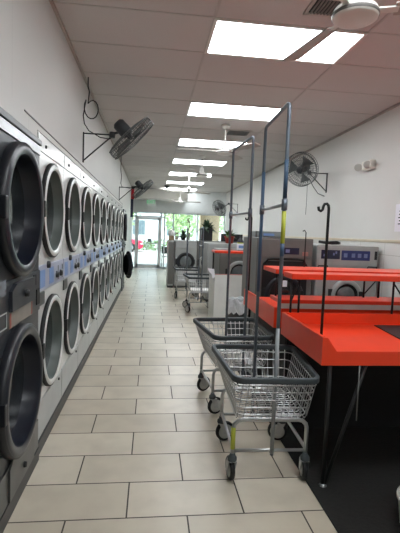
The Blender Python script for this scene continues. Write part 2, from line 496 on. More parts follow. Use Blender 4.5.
def make_cart(label, loc, rotz, ztop=2.13, zcross=1.6, casters=(0.05, .05, 1.0, .8), tape=True, rackn=-.245):
    t = thing('laundry_cart', label, 'laundry cart', loc, rotz, 'wire laundry carts with garment racks')
    zb, zt = .385, .64
    B = (-.20, -.26, .20, .20); T = (-.262, -.36, .262, .34)
    def side(f): return [B[i] + (T[i] - B[i]) * f for i in range(4)]
    b = MB(); rw = .0030
    for i in range(15):                                   # wires running across, rim to rim
        f = i / 14
        yb = B[1] + (B[3] - B[1]) * f; yt = T[1] + .05 + (T[3] - T[1] - .1) * f
        b.tube([(T[0], yt, zt), (B[0] - .006, yb, zb + .02), (B[0] + .02, yb, zb), (B[2] - .02, yb, zb), (B[2] + .006, yb, zb + .02), (T[2], yt, zt)], rw, 4, cap=False)
    for i in range(12):                                   # wires running lengthwise
        f = i / 11
        xb = B[0] + (B[2] - B[0]) * f; xt = T[0] + .05 + (T[2] - T[0] - .1) * f
        b.tube([(xt, T[1], zt), (xb, B[1] - .006, zb + .02), (xb, B[1] + .02, zb - .005), (xb, B[3] - .02, zb - .005), (xb, B[3] + .006, zb + .02), (xt, T[3], zt)], rw, 4, cap=False)
    for f in (.1, .3, .5, .7, .88):
        s = side(f)
        b.tube(rrect(s[0], s[1], s[2], s[3], .05, zb + (zt - zb) * f, 4), .0036, 5, closed=True)
    for v in b.bm.verts: v.co.x *= 1 + .30 * v.co.y * max(0, (v.co.z - zb) / (zt - zb))
    b.build('basket', CHROME, t)
    # vinyl covered rim: flat band
    b = MB()
    out = rrect(T[0] - .012, T[1] - .012, T[2] + .012, T[3] + .012, .07, 0, 6)
    inn = rrect(T[0] + .012, T[1] + .012, T[2] - .012, T[3] - .012, .05, 0, 6)
    n = len(out); z0, z1 = zt - .016, zt + .019
    vs = [[b.bm.verts.new((p[0], p[1], z)) for p in ring] for ring, z in ((out, z0), (out, z1), (inn, z1), (inn, z0))]
    fs = []
    for k in range(4):
        A, C = vs[k], vs[(k + 1) % 4]
        for i in range(n): fs.append(b.bm.faces.new((A[i], A[(i + 1) % n], C[(i + 1) % n], C[i])))
    b._fin(fs, True)
    for v in b.bm.verts: v.co.x *= 1 + .30 * v.co.y
    o = b.build('rim_bumper', BUMP, t)
    m = o.modifiers.new('bevel', 'BEVEL'); m.width = .006; m.segments = 2; m.limit_method = 'ANGLE'
    # chassis: two inverted U hoops, side rails, cross rails
    X, YN, YF, zl, zh = .215, -.245, .245, .20, .372
    for y in (YN, YF):
        b = MB()
        q = [(-X, y, .13), (-X, y, zh - .05)] + [(-X + .05 - .05 * math.cos(a), y, zh - .05 + .05 * math.sin(a)) for a in (.5, 1.05, 1.57)] + \
            [(X - .05 + .05 * math.cos(a), y, zh - .05 + .05 * math.sin(a)) for a in (1.57, 1.05, .5)] + [(X, y, zh - .05), (X, y, .13)]
        b.tube(q, .0125, 10); b.build('leg_hoop', CHROME, t)
    for x in (-X, X): MB().tube([(x, YN, zl), (x, YF, zl)], .0105, 8).build('chassis_rail', CHROME, t)
    for y in (YN, YF): MB().tube([(-X, y, zl - .01), (X, y, zl - .01)], .0095, 8).build('chassis_rail', CHROME, t)
    if tape: MB().tube([(-X, YN, .20), (-X, YN, .33)], .0135, 10).build('yellow_tape', YTAPE, t)
    # casters
    for (x, y), a in zip(((-X, YN), (X, YN), (-X, YF), (X, YF)), casters):
        R = Matrix.Translation((x, y, 0)) @ Matrix.Rotation(a, 4, 'Z')
        w = MB().lathe([(.050, -.014), (.062, -.013), (.068, -.006), (.068, .006), (.062, .013), (.050, .014)], 28, R @ axis_m((0, .030, .068), (1, 0, 0))).build('caster', RUBBER, t)
        MB().lathe([(0, -.017), (.02, -.018), (.045, -.015), (.051, -.013), (.051, .013), (.045, .015), (.02, .018), (0, .017)], 24, R @ axis_m((0, .030, .068), (1, 0, 0))).build('wheel_hub', mat('grey_hub', (176, 178, 174), .4), w)
        f = MB()
        for s in (-1, 1):
            f.prism([(s * .021, .012, .055), (s * .021, .044, .055), (s * .021, .03, .128), (s * .021, -.02, .128)], (s * .003, 0, 0))
        f.box((-.024, -.022, .125), (.024, .032, .131), .002)
        f.bm.transform(R); f.build('fork', STEEL, w)
        MB().lathe([(.024, .128), (.027, .135), (.027, .15), (.018, .158), (.014, .175)], 18, R, cap0=True, cap1=True).build('swivel_cap', BUMP, w)
    # garment rack: two poles, top bar, cross bar
    r = MB()
    yn, yf = rackn, YF
    r.tube([(0, yn, .19), (0, yn, ztop - .03), (0, yn + .008, ztop - .008), (0, yn + .03, ztop), (0, yf - .03, ztop), (0, yf - .008, ztop - .008), (0, yf, ztop - .03), (0, yf, .15)], .0108, 10)
    rk = r.build('garment_rack', POLE, t)
    MB().tube([(0, yn, zcross), (0, yf, zcross)], .010, 8).build('cross_bar', STEEL, rk)
    for y in (yn, yf): MB().tube([(0, y, zcross - .03), (0, y, zcross + .03)], .0165, 10).build('bar_clamp', POLE, rk)
    if tape:
        for y, z0, z1 in ((yn, zcross + .035, zcross + .24), (yf, zcross - .55, zcross + .25), (yn, zcross - .28, zcross - .21)):
            MB().tube([(0, y, z0), (0, y, z1)], .0118, 10).build('blue_sleeve', BLUEP, rk)
        MB().tube([(0, yn, zcross - .21), (0, yn, zcross - .035)], .0122, 10).build('yellow_tape', YTAPE, rk)
        MB().tube([(0, yn, .20), (0, yn, .92)], .0116, 10).build('bare_pole_base', mat('dull_zinc', (146, 150, 152), .45, .5), rk)
    return t
make_cart('nearest wire laundry cart with yellow taped pole beside the red table', (.723, 2.555, 0), -.035, 2.14, 1.60, (.12, -.1, -1.3, 1.3), True, -.30)
make_cart('second wire laundry cart, directly behind the nearest one', (.715, 3.50, 0), .07, 2.165, 1.6, (-1.3, .3, -1.2, .9), False, -.33)
make_cart('third wire laundry cart, with white shelf, farther down the aisle', (.92, 7.76, 0), .0, 1.53, 1.2, (.6, -.5, .8, .2), False)
make_cart('farthest wire laundry cart, just in front of the far washers', (.80, 9.35, 0), -.06, 1.53, 1.2, (.4, .2, .1, .8), False)
o = MB().box((-.20, -.24, 0), (.20, .20, .012), .004).build('folded_towel', mat('white_cloth', (226, 226, 222), .9)); o.location = (.92, 7.76, .39)
tag(o, 'white folded cloth lying in the third laundry cart', 'towel')

# ------------------------------------------------------------------ red folding tables
def tray(b, L, D, flip):
    """red tray: deck, left side lip whose front end slopes down, back lip, right lip, apron. front edge at y=0, back at y=D (flip mirrors y)"""
    s = -1 if flip else 1
    def P(x, y, z): return (x, s * y, z)
    # deck
    b.prism([P(0.015, 0.012, .775), P(L - .002, 0.012, .775), P(L - .002, D - .01, .775), P(0.015, D - .01, .775)], (0, 0, .0245))
    # front apron with raised corner that slopes down to deck height
    b.prism([P(0, 0, .72), P(L, 0, .72), P(L, 0, .80), P(.085, 0, .80), P(.03, 0, .875), P(0, 0, .88)], (0, s * .02, 0))
    b.prism([P(0, .02, .72), P(0, D, .72), P(0, D, .88), P(0, .02, .88)], (.02, 0, 0))
    b.prism([P(.02, D - .02, .72), P(L, D - .02, .72), P(L, D - .02, .88), P(.02, D - .02, .88)], (0, s * .02, 0))
def hook_pole(parent, x, y, z0, z1, r=.0085):
    MB().tube([(x, y, z0), (x, y, z1 - .02), (x - .003, y, z1 - .004), (x - .012, y, z1 + .006), (x - .026, y, z1 + .004), (x - .033, y, z1 - .012),
               (x - .036, y, z1 - .028), (x - .046, y, z1 - .036), (x - .058, y, z1 - .03), (x - .062, y, z1 - .012)], r, 8).build('garment_hook_pole', BLKM, parent)
def shelf(parent, x0, x1, y0, y1, z0, z1):
    return MB().box((x0, y0, z0), (x1, y1, z1), .004).build('upper_shelf', RED, parent)
def posts(parent, xs, y, z0, z1, braces):
    for x in xs: MB().tube([(x, y, z0), (x, y, z1)], .0085, 8).build('shelf_post', BLKM, parent)
    for xa, za, xb, zb in braces: MB().tube([(xa, y, za), (xb, y, zb)], .006, 6).build('brace', BLKM, parent)

# table 1 (front edge Y=2.22)
t = thing('folding_table', 'nearest red folding table with upper shelf and black legs', 'folding table', (.96, 2.22, 0), 0, 'red folding tables')
b = MB(); L, D = 1.75, .75
tray(b, L, D, False); b.build('tray', RED, t)
for x in (.06, 1.69):
    MB().tube([(x, .02, 0.0), (x, .02, .775)], .013, 8).build('leg', BLKM, t)
    MB().tube([(x + .01, .02, .02), (x + (.23 if x < 1 else -.23), .02, .775)], .011, 8).build('leg', BLKM, t)
    MB().tube([(x, .70, 0.0), (x, .70, .775)], .013, 8).build('leg', BLKM, t)
    MB().lathe([(.022, 0), (.022, .012), (.013, .02)], 14, Matrix.Translation((x, .02, 0)), cap0=True).build('foot', STEEL, t)
MB().box((.04, .715, .02), (1.72, .73, .775)).build('back_panel', mat('black_board', (14, 14, 15), .7), t)
MB().tube([(.225, -.0, .72), (.227, .0, .40)], .004, 6).build('hanging_strap', mat('grey_strap', (120, 120, 118), .6), t)
shelf(t, .04, 1.72, .68, .88, 1.128, 1.168)
posts(t, (.06, .12, .845, 1.45), .74, .8, 1.13, [(.845, 1.11, 1.0, .90), (.06, .96, .12, 1.12), (1.45, .93, 1.35, 1.12)])
hook_pole(t, .032, .10, .80, 1.615)

# table 2 (mirrored: front edge Y=4.23, back lip Y=3.18)
t = thing('folding_table', 'second red folding table, right behind the nearest one', 'folding table', (.96, 4.24, 0), 0, 'red folding tables')
b = MB(); D = 1.08
tray(b, L, D, True); b.build('tray', RED, t)
for x in (.06, 1.69):
    MB().tube([(x, -.03, 0.0), (x, -.03, .775)], .013, 8).build('leg', BLKM, t)
    MB().tube([(max(x, .13), -1.02, 0.0), (max(x, .13), -1.02, .775)], .013, 8).build('leg', BLKM, t)
MB().box((.12, -1.05, .02), (1.72, -1.035, .775)).build('back_panel', MATS['black_board'], t)
MB().box((.12, -1.03, .02), (.13, -.06, .775)).build('side_panel', MATS['black_board'], t)
MB().box((.03, -1.10, .915), (1.74, -.84, .945), .004).build('lower_shelf', RED, t)
MB().box((.03, -1.095, .875), (1.74, -1.081, .915)).build('white_apron', TRIMW, t)
shelf(t, .04, 1.72, -.94, -.56, 1.128, 1.165)
posts(t, (.06, .815, .945, 1.5), -.90, .945, 1.13, [(.815, .97, .945, 1.12), (1.5, 1.0, 1.4, 1.12)])
hook_pole(t, .032, -.06, .80, 1.615)
MB().tube([(.40, -.60, 1.165), (.40, -.60, 1.47), (.385, -.60, 1.49), (.37, -.60, 1.48)], .005, 8).build('thin_hook_rod', BLKM, t)

# black sheet lying on table 1
o = MB().prism([(1.565, 2.26, .801), (2.6, 2.26, .801), (2.6, 2.90, .801), (1.64, 2.90, .801)], (0, 0, .006)).build('black_sheet', mat('matte_black_sheet', (38, 34, 36), .6))
tag(o, 'flat black sheet lying on the nearest red table', 'sheet')

# floor mat
o = MB().box((.94, 0.6, 0), (2.86, 4.6, .008), .003).build('floor_mat', mat('black_rubber_mat', (22, 22, 20), .75, var=.35, scale=60, bump=.3))
tag(o, 'black rubber mat on the floor under the red tables', 'mat')
# bucket at the right frame edge
t = thing('bucket', 'pale grey plastic bucket on the black mat at right frame edge', 'bucket', (1.408, 1.84, .008))
MB().lathe([(0, .0), (.13, .0), (.14, .01), (.155, .13), (.163, .14), (.163, .152), (.155, .152), (.148, .13), (.132, .015), (0, .012)], 32).build('shell', mat('pale_grey_plastic', (196, 196, 190), .45), t)
MB().tube([(.162 * math.cos(a), -.168 * math.sin(a), .14 - .05 * math.sin(a)) for a in [PI * i / 14 for i in range(15)]], .004, 6).build('handle', STEEL, t)

# table 3: white cabinet with red shelf
t = thing('folding_table', 'white panelled folding station with red shelf, behind the second red table', 'folding table', (1.0, 6.5, 0), 0, 'red folding tables')
MB().box((0, 0, 0), (.86, .02, .80), .002).box((0, .02, 0), (.02, .62, .80)).box((.84, .02, 0), (.86, .62, .80)).build('white_panel', mat('white_panel', (226, 226, 222), .5, var=.03), t)
MB().box((-.003, -.003, .80), (.863, .022, .81), .002).build('red_edge_strip', mat('faded_red_edge', (190, 120, 112), .5), t)
MB().box((.02, .02, .30), (.84, .62, .32)).build('inner_shelf', BLKM, t)
shelf(t, -.01, .80, .02, .40, 1.135, 1.17)
for x in (.012, .79): MB().tube([(x, .3, .79), (x, .3, 1.14)], .012, 8).build('shelf_post', BLKM, t)
for z in (.44, ): MB().box((.30, -.006, z), (.86, 0.001, z + .006)).build('seam', mat('seam_grey', (170, 168, 164), .6), t)

# notes taped at the corner of table 3
o = MB().prism([(-.075, 0, .10), (.03, .02, .085), (.045, .02, -.03), (.01, .02, -.075), (-.01, .01, 0), (-.06, 0, .06)], (0, -.003, 0)).build('paper_note', PAPER)
o.location = (.955, 6.47, .80); tag(o, 'crumpled white paper note hanging at the corner of the white station', 'note')

# trash can with liner
t = thing('trash_can', 'dark grey trash can on the floor before the white station', 'trash can', (1.085, 5.15, 0))
MB().lathe([(0, 0), (.10, 0), (.105, .01), (.125, .58), (.13, .59), (.122, .59), (.10, .02), (0, .015)], 32).build('shell', mat('slate_plastic', (70, 78, 82), .5), t)
b = MB(); b.lathe([(.1315, .585), (.129, .50)], 32); b.build('rim_band', BUMP, t)
b = MB(); seg = 28; rings = []
rr = random.Random(3)
for r_, h_ in ((.112, .50), (.119, .60), (.134, .625), (.138, .58), (.140, .53), (.145, .47)):
    rings.append([b.bm.verts.new(((r_ + rr.uniform(-.002, .012) * (h_ < .59)) * math.cos(2 * PI * k / seg), (r_ + rr.uniform(-.002, .012) * (h_ < .59)) * math.sin(2 * PI * k / seg), h_ + (rr.uniform(-.03, .03) if h_ < .54 else rr.uniform(-.006, .03)))) for k in range(seg)])
fs = []
for A, C in zip(rings, rings[1:]):
    for k in range(seg): fs.append(b.bm.faces.new((A[k], A[(k + 1) % seg], C[(k + 1) % seg], C[k])))
b._fin(fs, False)
o = b.build('bin_liner', mat('pale_plastic_film', (200, 204, 206), .3, var=.12)); o.location = (1.085, 5.15, 0)
tag(o, 'crinkled pale plastic liner hanging over the trash can rim', 'bin liner')

# ------------------------------------------------------------------ washers (front local -Y, x from 0..W, front at y=0)
def washer(label, loc, W, Hh, body_m, panel_z, door_r, door_z, style='light', group='front loading washers'):
    t = thing('washing_machine', label, 'washing machine', loc, 0, group)
    MB().box((0, 0, .06), (W, .78, Hh), .012).build('cabinet', body_m, t)
    MB().box((.02, .02, 0), (W - .02, .76, .06)).build('base', PLINTH, t)
    p = MB().box((.02, -.012, panel_z), (W - .02, .002, Hh - .02), .006).build('control_panel', body_m, t)
    cx = W / 2
    A = axis_m((cx, 0, door_z), (0, -1, 0))
    R = door_r
    if style == 'dark':
        # big dark moulded door surround with arched top
        pts = [(.07, -.002, .30)] + [(W - .07, -.002, .30)] + [(W - .07 - .06 + .06 * math.cos(a), -.002, panel_z - .10 + .06 * math.sin(a)) for a in (0, .5, 1.0, 1.57)] + [(.13 + .06 * math.cos(a), -.002, panel_z - .10 + .06 * math.sin(a)) for a in (1.57, 2.1, 2.6, 3.14)]
        MB().prism(pts, (0, -.02, 0)).build('door_surround', BLKM, t)
    d = MB().lathe([(R + .005, .0), (R, .03), (R - .012, .042), (R - .045, .042), (R - .055, .03)], 40, A).build('door', LSTEEL if style == 'light' else BLACKP, t)
    MB().lathe([(R - .054, .032), (R - .07, .02), (R - .085, .004)], 40, A).build('door_gasket', RUBBER, d)
    MB().lathe([(R - .084, .006), (R * .45, .02), (0, .028)], 40, A).build('door_glass', mat('washer_glass', (92, 98, 100), .08, var=.25, spec=.8) if style != 'dark' else DGLASS, d)
    MB().box((cx + R - .05, -.062, door_z - .06), (cx + R + .0, -.03, door_z + .06), .008).build('door_handle', RUBBER, d)
    MB().box((cx - R - .03, -.03, door_z - .08), (cx - R + .02, .0, door_z + .08), .006).build('hinge', RUBBER, d)
    return t, p
DISP = mat('blue_black_display', (34, 38, 62), .15)
DISPL = mat('display_segment', (108, 122, 168), .3)
# washer A
t, p = washer('tall grey washer with black door behind the red tables', (1.27, 5.0, 0), .70, 1.41, MSTEEL, 1.17, .24, .72, 'dark')
MB().box((.33, -.016, 1.215), (.52, -.011, 1.295), .002).build('display', DISP, p)
MB().box((.35, -.019, 1.235), (.40, -.015, 1.275)).build('display_segment', DISPL, p)
MB().box((.56, -.016, 1.20), (.635, -.011, 1.25), .004).build('start_button', mat('faded_pink_button', (168, 120, 112), .5), p)
MB().tube([(.10, -.03, 1.10), (.13, -.035, 1.15), (.20, -.035, 1.158), (.5, -.035, 1.158), (.57, -.035, 1.15), (.60, -.03, 1.10)], .014, 8).build('arched_trim', RUBBER, t)
MB().box((.33, -.027, .82), (.385, -.0215, .90)).build('white_sticker', PAPER, t)
# washer B
t, p = washer('light grey front load washer beside the right wall', (2.02, 5.0, 0), .80, 1.345, LSTEEL, 1.09, .20, .725)
MB().box((.05, -.016, 1.175), (.29, -.011, 1.285), .002).build('display', DISP, p)
MB().box((.31, -.016, 1.165), (.68, -.011, 1.285), .002).build('display', mat('blue_panel', (46, 56, 110), .2), p)
MB().box((.74, -.016, 1.18), (.775, -.011, 1.285), .002).build('coin_slot', RUBBER, p)
for x, z in ((.08, 1.205), (.11, 1.23), (.20, 1.22), (.23, 1.24)): MB().box((x, -.018, z), (x + .02, -.0155, z + .03)).build('display_segment', DISPL, p)
for x in (.34, .44, .52, .60): MB().box((x, -.018, 1.20), (x + .045, -.0155, 1.25)).build('button', DISPL, p)
for x in (.02, .66): MB().tube([(x, -.012, 1.075), (x, -.02, 1.09), (x + .12, -.02, 1.09), (x + .12, -.012, 1.075)], .007, 6).build('panel_clip', BLKM, p)
# washer C behind table 3
washer('grey washer showing between the red shelf and white station', (1.22, 7.45, 0), .72, 1.16, MSTEEL, 1.02, .22, .74)
washer('light grey washer with a red plant pot on it, behind the white station', (1.16, 8.7, 0), .74, 1.24, LSTEEL, 1.06, .22, .66)
# far row
washer('far silver washer with round dark door facing the aisle', (.62, 10.9, 0), .56, 1.24, LSTEEL, 1.03, .235, .69, 'darkring', group='washers at the far end')
washer('far grey washer, next to the silver one with round door', (1.19, 10.9, 0), .50, 1.24, MSTEEL, 1.03, .2, .68, group='washers at the far end')
washer('far grey washer closest to the right wall in the last row', (1.70, 10.9, 0), .62, 1.24, MSTEEL, 1.03, .21, .68, group='washers at the far end')
t = thing('cabinet', 'slim pale cabinet standing left of the far silver washer', 'cabinet', (.44, 10.95, 0))
MB().box((0, 0, .05), (.165, .70, 1.22), .008).build('carcass', LSTEEL, t)
MB().box((.01, .01, 0), (.155, .69, .05)).build('base', PLINTH, t)
MB().box((.015, -.008, .10), (.15, .0, 1.18), .003).build('door', MSTEEL, t)

# ------------------------------------------------------------------ things on the machines
def plant(label, loc, pot_r, pot_h, leaf_r, leaf_n, pot_m, leaf_m, seed, square=False):
    t = thing('potted_plant', label, 'potted plant', loc)
    if square: MB().box((-pot_r, -pot_r, 0), (pot_r, pot_r, pot_h), .01).build('planter', pot_m, t)
    else: MB().lathe([(0, 0), (pot_r * .72, 0), (pot_r, pot_h * .9), (pot_r * 1.08, pot_h * .9), (pot_r * 1.08, pot_h), (pot_r * .9, pot_h), (pot_r * .85, pot_h * .85), (0, pot_h * .85)], 20).build('pot', pot_m, t)
    R = random.Random(seed); b = MB()
    for i in range(leaf_n):
        a = R.uniform(0, 2 * PI); el = R.uniform(-.1, 1.4); ln = leaf_r * R.uniform(.5, 1.1)
        d = V((math.cos(a) * math.cos(el), math.sin(a) * math.cos(el), math.sin(el)))
        base = V((0, 0, pot_h * .85)); tip = base + d * ln; tip.z -= ln * .25 * (1 - el / 1.5)
        mid = base + d * ln * .55 + V((0, 0, ln * .1))
        w = V((-math.sin(a), math.cos(a), 0)) * leaf_r * .13
        b.prism([base, mid + w, tip, mid - w], (0, 0, .002))
    b.build('foliage', leaf_m, t)
    return t
plant('bushy green plant in black planter on the far washers', (1.47, 11.3, 1.24), .14, .34, .30, 110, BLKM, LEAFD, 1, True)
plant('small green plant on top of the far silver washer', (.84, 11.2, 1.24), .07, .10, .20, 60, BLKM, LEAFD, 2)
plant('green plant in red pot on a washer behind the white station', (1.66, 8.95, 1.24), .105, .15, .2, 60, TERRA, LEAF, 3)
t = thing('storage_jar', 'white domed jar on brown base atop the slim pale cabinet', 'jar', (.53, 11.2, 1.22))
MB().box((-.07, -.07, 0), (.07, .07, .12), .01).build('base', mat('tan_base', (150, 128, 96), .6), t)
MB().lathe([(.055, .12), (.085, .15), (.09, .2), (.075, .25), (.03, .275), (0, .28)], 24).build('globe', mat('white_globe', (226, 226, 222), .3), t)
t = thing('speaker', 'black box speaker lying on the last row of washers', 'speaker', (2.12, 11.25, 1.24))
MB().box((-.26, -.12, .0), (.30, .12, .20), .01).build('cabinet', BLKM, t)
MB().box((-.23, -.126, .02), (.27, -.119, .18), .004).build('grille', mat('speaker_mesh', (40, 40, 42), .8), t)
t = thing('detergent_jug', 'dark jug with yellow label on the washer behind the white station', 'jug', (1.62, 7.62, 1.16))
MB().lathe([(0, 0), (.055, 0), (.06, .02), (.06, .15), (.03, .20), (.022, .21), (.022, .23), (0, .23)], 20).build('bottle', mat('dark_jug', (52, 52, 58), .4), t)
MB().lathe([(.061, .04), (.061, .13)], 20).build('label_wrap', mat('yellow_green_label', (186, 190, 60), .5), t)
MB().lathe([(.026, .222), (.026, .25), (0, .252)], 16).build('cap', BLKM, t)
t = thing('detergent_box', 'white box with blue print on the washer behind the white station', 'box', (1.62, 7.5, 1.16))
MB().box((-.08, -.03, 0), (.09, .05, .11), .003).build('carton', PAPER, t)
MB().box((-.06, -.033, .03), (.07, -.0295, .08)).build('blue_print', BLUE, t)
t = thing('storage_tray', 'grey plastic tray of odds and ends on top of the tall grey washer', 'tray', (1.32, 5.3, 1.41))
MB().box((0, 0, 0), (.36, .3, .012)).box((0, 0, 0), (.36, .012, .075)).box((0, .288, 0), (.36, .3, .075)).box((0, 0, 0), (.012, .3, .075)).box((.348, 0, 0), (.36, .3, .075)).build('tub', mat('grey_tub', (136, 142, 142), .5), t)
o = MB().box((.10, -.004, .02), (.24, .0, .05)).build('blue_label', BLUE, t)
o = MB().tube([(-.13, .05, .03), (-.06, -.02, .02), (.02, .03, .025), (.08, -.02, .03), (.14, .04, .02), (.06, .08, .015), (-.05, .07, .02)], .018, 8).build('coiled_hose', RUBBER); o.location = (2.27, 5.2, 1.350)
tag(o, 'short black hose lying on top of the light grey washer', 'hose')

# ------------------------------------------------------------------ wall fans
def wall_fan(label, wall_x, y, z_top, side, head, normal, R, cord=None):
    """side +1: wall on the left, arm reaches +X; head: centre of cage"""
    t = thing('wall_fan', label, 'fan', (wall_x, y, z_top), 0, 'wall mounted cage fans')
    s = side; h = V(head) - V((wall_x, y, z_top)); n = V(normal).normalized()
    arm = .31
    MB().box((min(0, s * .012), -.016, -.31), (max(0, s * .012), .016, .01)).build('wall_bracket', BLKM, t)
    MB().tube([(s * .006, 0, 0), (s * arm, 0, 0)], .008, 8).tube([(s * .006, 0, -.29), (s * arm, 0, -.01)], .008, 8).build('support_arm', BLKM, t)
    mc = h - n * .13
    k = MB()
    k.tube([(s * (arm - .02), 0, 0), (s * arm, 0, .01), mc - n * .04 + V((0, 0, -.05)), mc], .014, 8)
    k.lathe([(.03, -.03), (.034, 0), (.03, .03)], 14, Matrix.Translation((s * arm, 0, 0)), cap0=True, cap1=True).build('tilt_joint', FANM, t)
    A = axis_m(h, n)
    MB().lathe([(0, -.24), (.045, -.235), (.068, -.21), (.072, -.10), (.06, -.055), (.03, -.05), (.03, -.01)], 22, A).build('motor', FANM, t)
    c = MB()
    for rr_, zz in ((R, -.055), (R, .0), (R, .035)): c.tube([A @ V((rr_ * math.cos(2 * PI * i / 36), rr_ * math.sin(2 * PI * i / 36), zz)) for i in range(36)], .005, 5, closed=True)
    for f, zz in ((.35, .062), (.6, .056), (.8, .048), (.35, -.085), (.65, -.08), (.85, -.07)): c.tube([A @ V((R * f * math.cos(2 * PI * i / 28), R * f * math.sin(2 * PI * i / 28), zz)) for i in range(28)], .0028, 4, closed=True)
    for i in range(44):
        a = 2 * PI * i / 44; cs, sn = math.cos(a), math.sin(a)
        c.tube([A @ V((r_ * cs, r_ * sn, z_)) for r_, z_ in ((.06, -.085), (R * .6, -.082), (R * .95, -.062), (R, -.03), (R, .01), (R * .95, .042), (R * .6, .058), (.05, .064))], .0028, 4, cap=False)
    c.build('cage', CAGE, t)
    MB().lathe([(0, .07), (.05, .068), (.055, .06), (.05, .055)], 20, A).build('cage_badge', FANM, t)
    for i in range(3):
        b = MB(); pts = []; nn = 8
        up, lo = [], []
        for j in range(nn):
            f = j / (nn - 1); r_ = .035 + (R * .86 - .035) * f; wd = (.22 + .42 * f) * (1 - .25 * f * f)
            a0 = i * 2 * PI / 3
            up.append(A @ V((r_ * math.cos(a0 - wd), r_ * math.sin(a0 - wd), -.028))); lo.append(A @ V((r_ * math.cos(a0 + wd), r_ * math.sin(a0 + wd), .022)))
        vu = [b.bm.verts.new(p) for p in up]; vl = [b.bm.verts.new(p) for p in lo]
        fs = [b.bm.faces.new((vu[j], vu[j + 1], vl[j + 1], vl[j])) for j in range(nn - 1)]
        b._fin(fs, True)
        o = b.build('blade', FBLADE, t); sm = o.modifiers.new('thick', 'SOLIDIFY'); sm.thickness = .003
    if cord:
        MB().tube([V(p) - V((wall_x, y, z_top)) for p in cord], .006, 6).build('power_cord', BLKM, t)
    return t
loop = [(-.68, 4.8, 2.85)] + [(-.665 + .068 * math.cos(a), 4.8 - .01 * i, 2.70 + .105 * math.sin(a)) for i, a in enumerate([PI * .75 - 2 * PI * k / 14 for k in range(15)])]
cordL = [(-.715, 4.8, 3.05), (-.715, 4.8, 2.95), (-.70, 4.8, 2.90)] + loop[1:] + [(-.745, 4.7, 2.62), (-.74, 4.75, 2.55), (-.70, 4.8, 2.49), (-.58, 4.82, 2.43), (-.48, 4.82, 2.42), (-.42, 4.8, 2.46)]
wall_fan('wall fan nearest the camera on the left with looped black cord', XL, 4.8, 2.46, 1, (-.235, 4.78, 2.425), (.70, .12, -.70), .285, cordL)
wall_fan('second wall fan on the left, above the far dryers', XL, 10.0, 2.42, 1, (-.21, 9.98, 2.39), (.66, .05, -.72), .285,
         [(-.70, 9.6, 3.05), (-.70, 9.6, 2.75), (-.69, 9.7, 2.62), (-.72, 9.95, 2.5), (-.7, 10.0, 2.43), (-.5, 10.0, 2.40)])
wall_fan('cage fan on the right wall near the white emergency light', XR, 6.85, 2.49, -1, (2.38, 6.75, 2.52), (-.62, -.62, -.34), .27,
         [(2.84, 6.85, 2.12), (2.72, 6.84, 2.16), (2.62, 6.83, 2.28), (2.56, 6.85, 2.40)])
wall_fan('farthest cage fan, high on the right near the storefront windows', XR, 14.2, 2.46, -1, (2.22, 14.1, 2.29), (-.75, -.5, -.4), .27)
o = MB().tube([(0, 0, 0), (.004, 0, -.35), (0, 0, -.60)], .0035, 6).build('pull_cord', BLKM); 
o.location = (2.50, 6.76, 2.40); 
tag(o, 'thin cord hanging down beneath the right wall cage fan', 'cord')

# ------------------------------------------------------------------ ceiling fans
def ceiling_fan(label, x, y, zhub, ang):
    t = thing('ceiling_fan', label, 'ceiling fan', (x, y, H), 0, 'white three blade ceiling fans')
    dz = zhub - H
    MB().lathe([(.065, 0), (.07, -.02), (.055, -.045), (.03, -.055)], 24, cap0=True).build('canopy', FWHITE, t)
    MB().tube([(0, 0, -.03), (0, 0, dz + .10)], .013, 10).build('down_rod', FWHITE, t)
    MB().lathe([(.03, dz + .17), (.045, dz + .15), (.045, dz + .10), (.06, dz + .07), (.115, dz + .045), (.125, dz + .02), (.12, dz), (.115, dz - .004), (.09, dz - .012), (0, dz - .014)], 36).build('motor_housing', FWHITE, t)
    MB().lathe([(.1255, dz + .022), (.1265, dz + .014), (.1235, dz + .004)], 36).build('trim_ring', mat('dark_ring', (92, 88, 84), .5), t)
    for i in range(3):
        a = ang + i * 2 * PI / 3
        M = Matrix.Rotation(a, 4, 'Z') @ Matrix.Translation((0, 0, dz + .035)) @ Matrix.Rotation(-.24, 4, 'X')
        iron = MB().box((.10, -.02, -.004), (.22, .02, .006), .002, M)
        bl = MB().prism([M @ V(p) for p in ((.20, -.045, 0), (.70, -.068, 0), (.715, -.05, 0), (.715, .05, 0), (.70, .068, 0), (.20, .045, 0))], M.to_3x3() @ V((0, 0, .008))).build('blade', CFBL, t)
        iron.build('blade_iron', FWHITE, bl)
ceiling_fan('nearest white ceiling fan, overhead at top right', 1.075, 2.315, 2.63, math.radians(101))
ceiling_fan('second white ceiling fan, between the second and third light panels', 1.06, 6.4, 2.63, math.radians(60))
ceiling_fan('third white ceiling fan down the aisle, near the fourth light panel', 1.02, 9.0, 2.63, math.radians(8))
ceiling_fan('fourth white ceiling fan down the aisle', 1.01, 12.0, 2.55, math.radians(25))
ceiling_fan('farthest white ceiling fan, before the storefront', .95, 14.7, 2.46, math.radians(0))

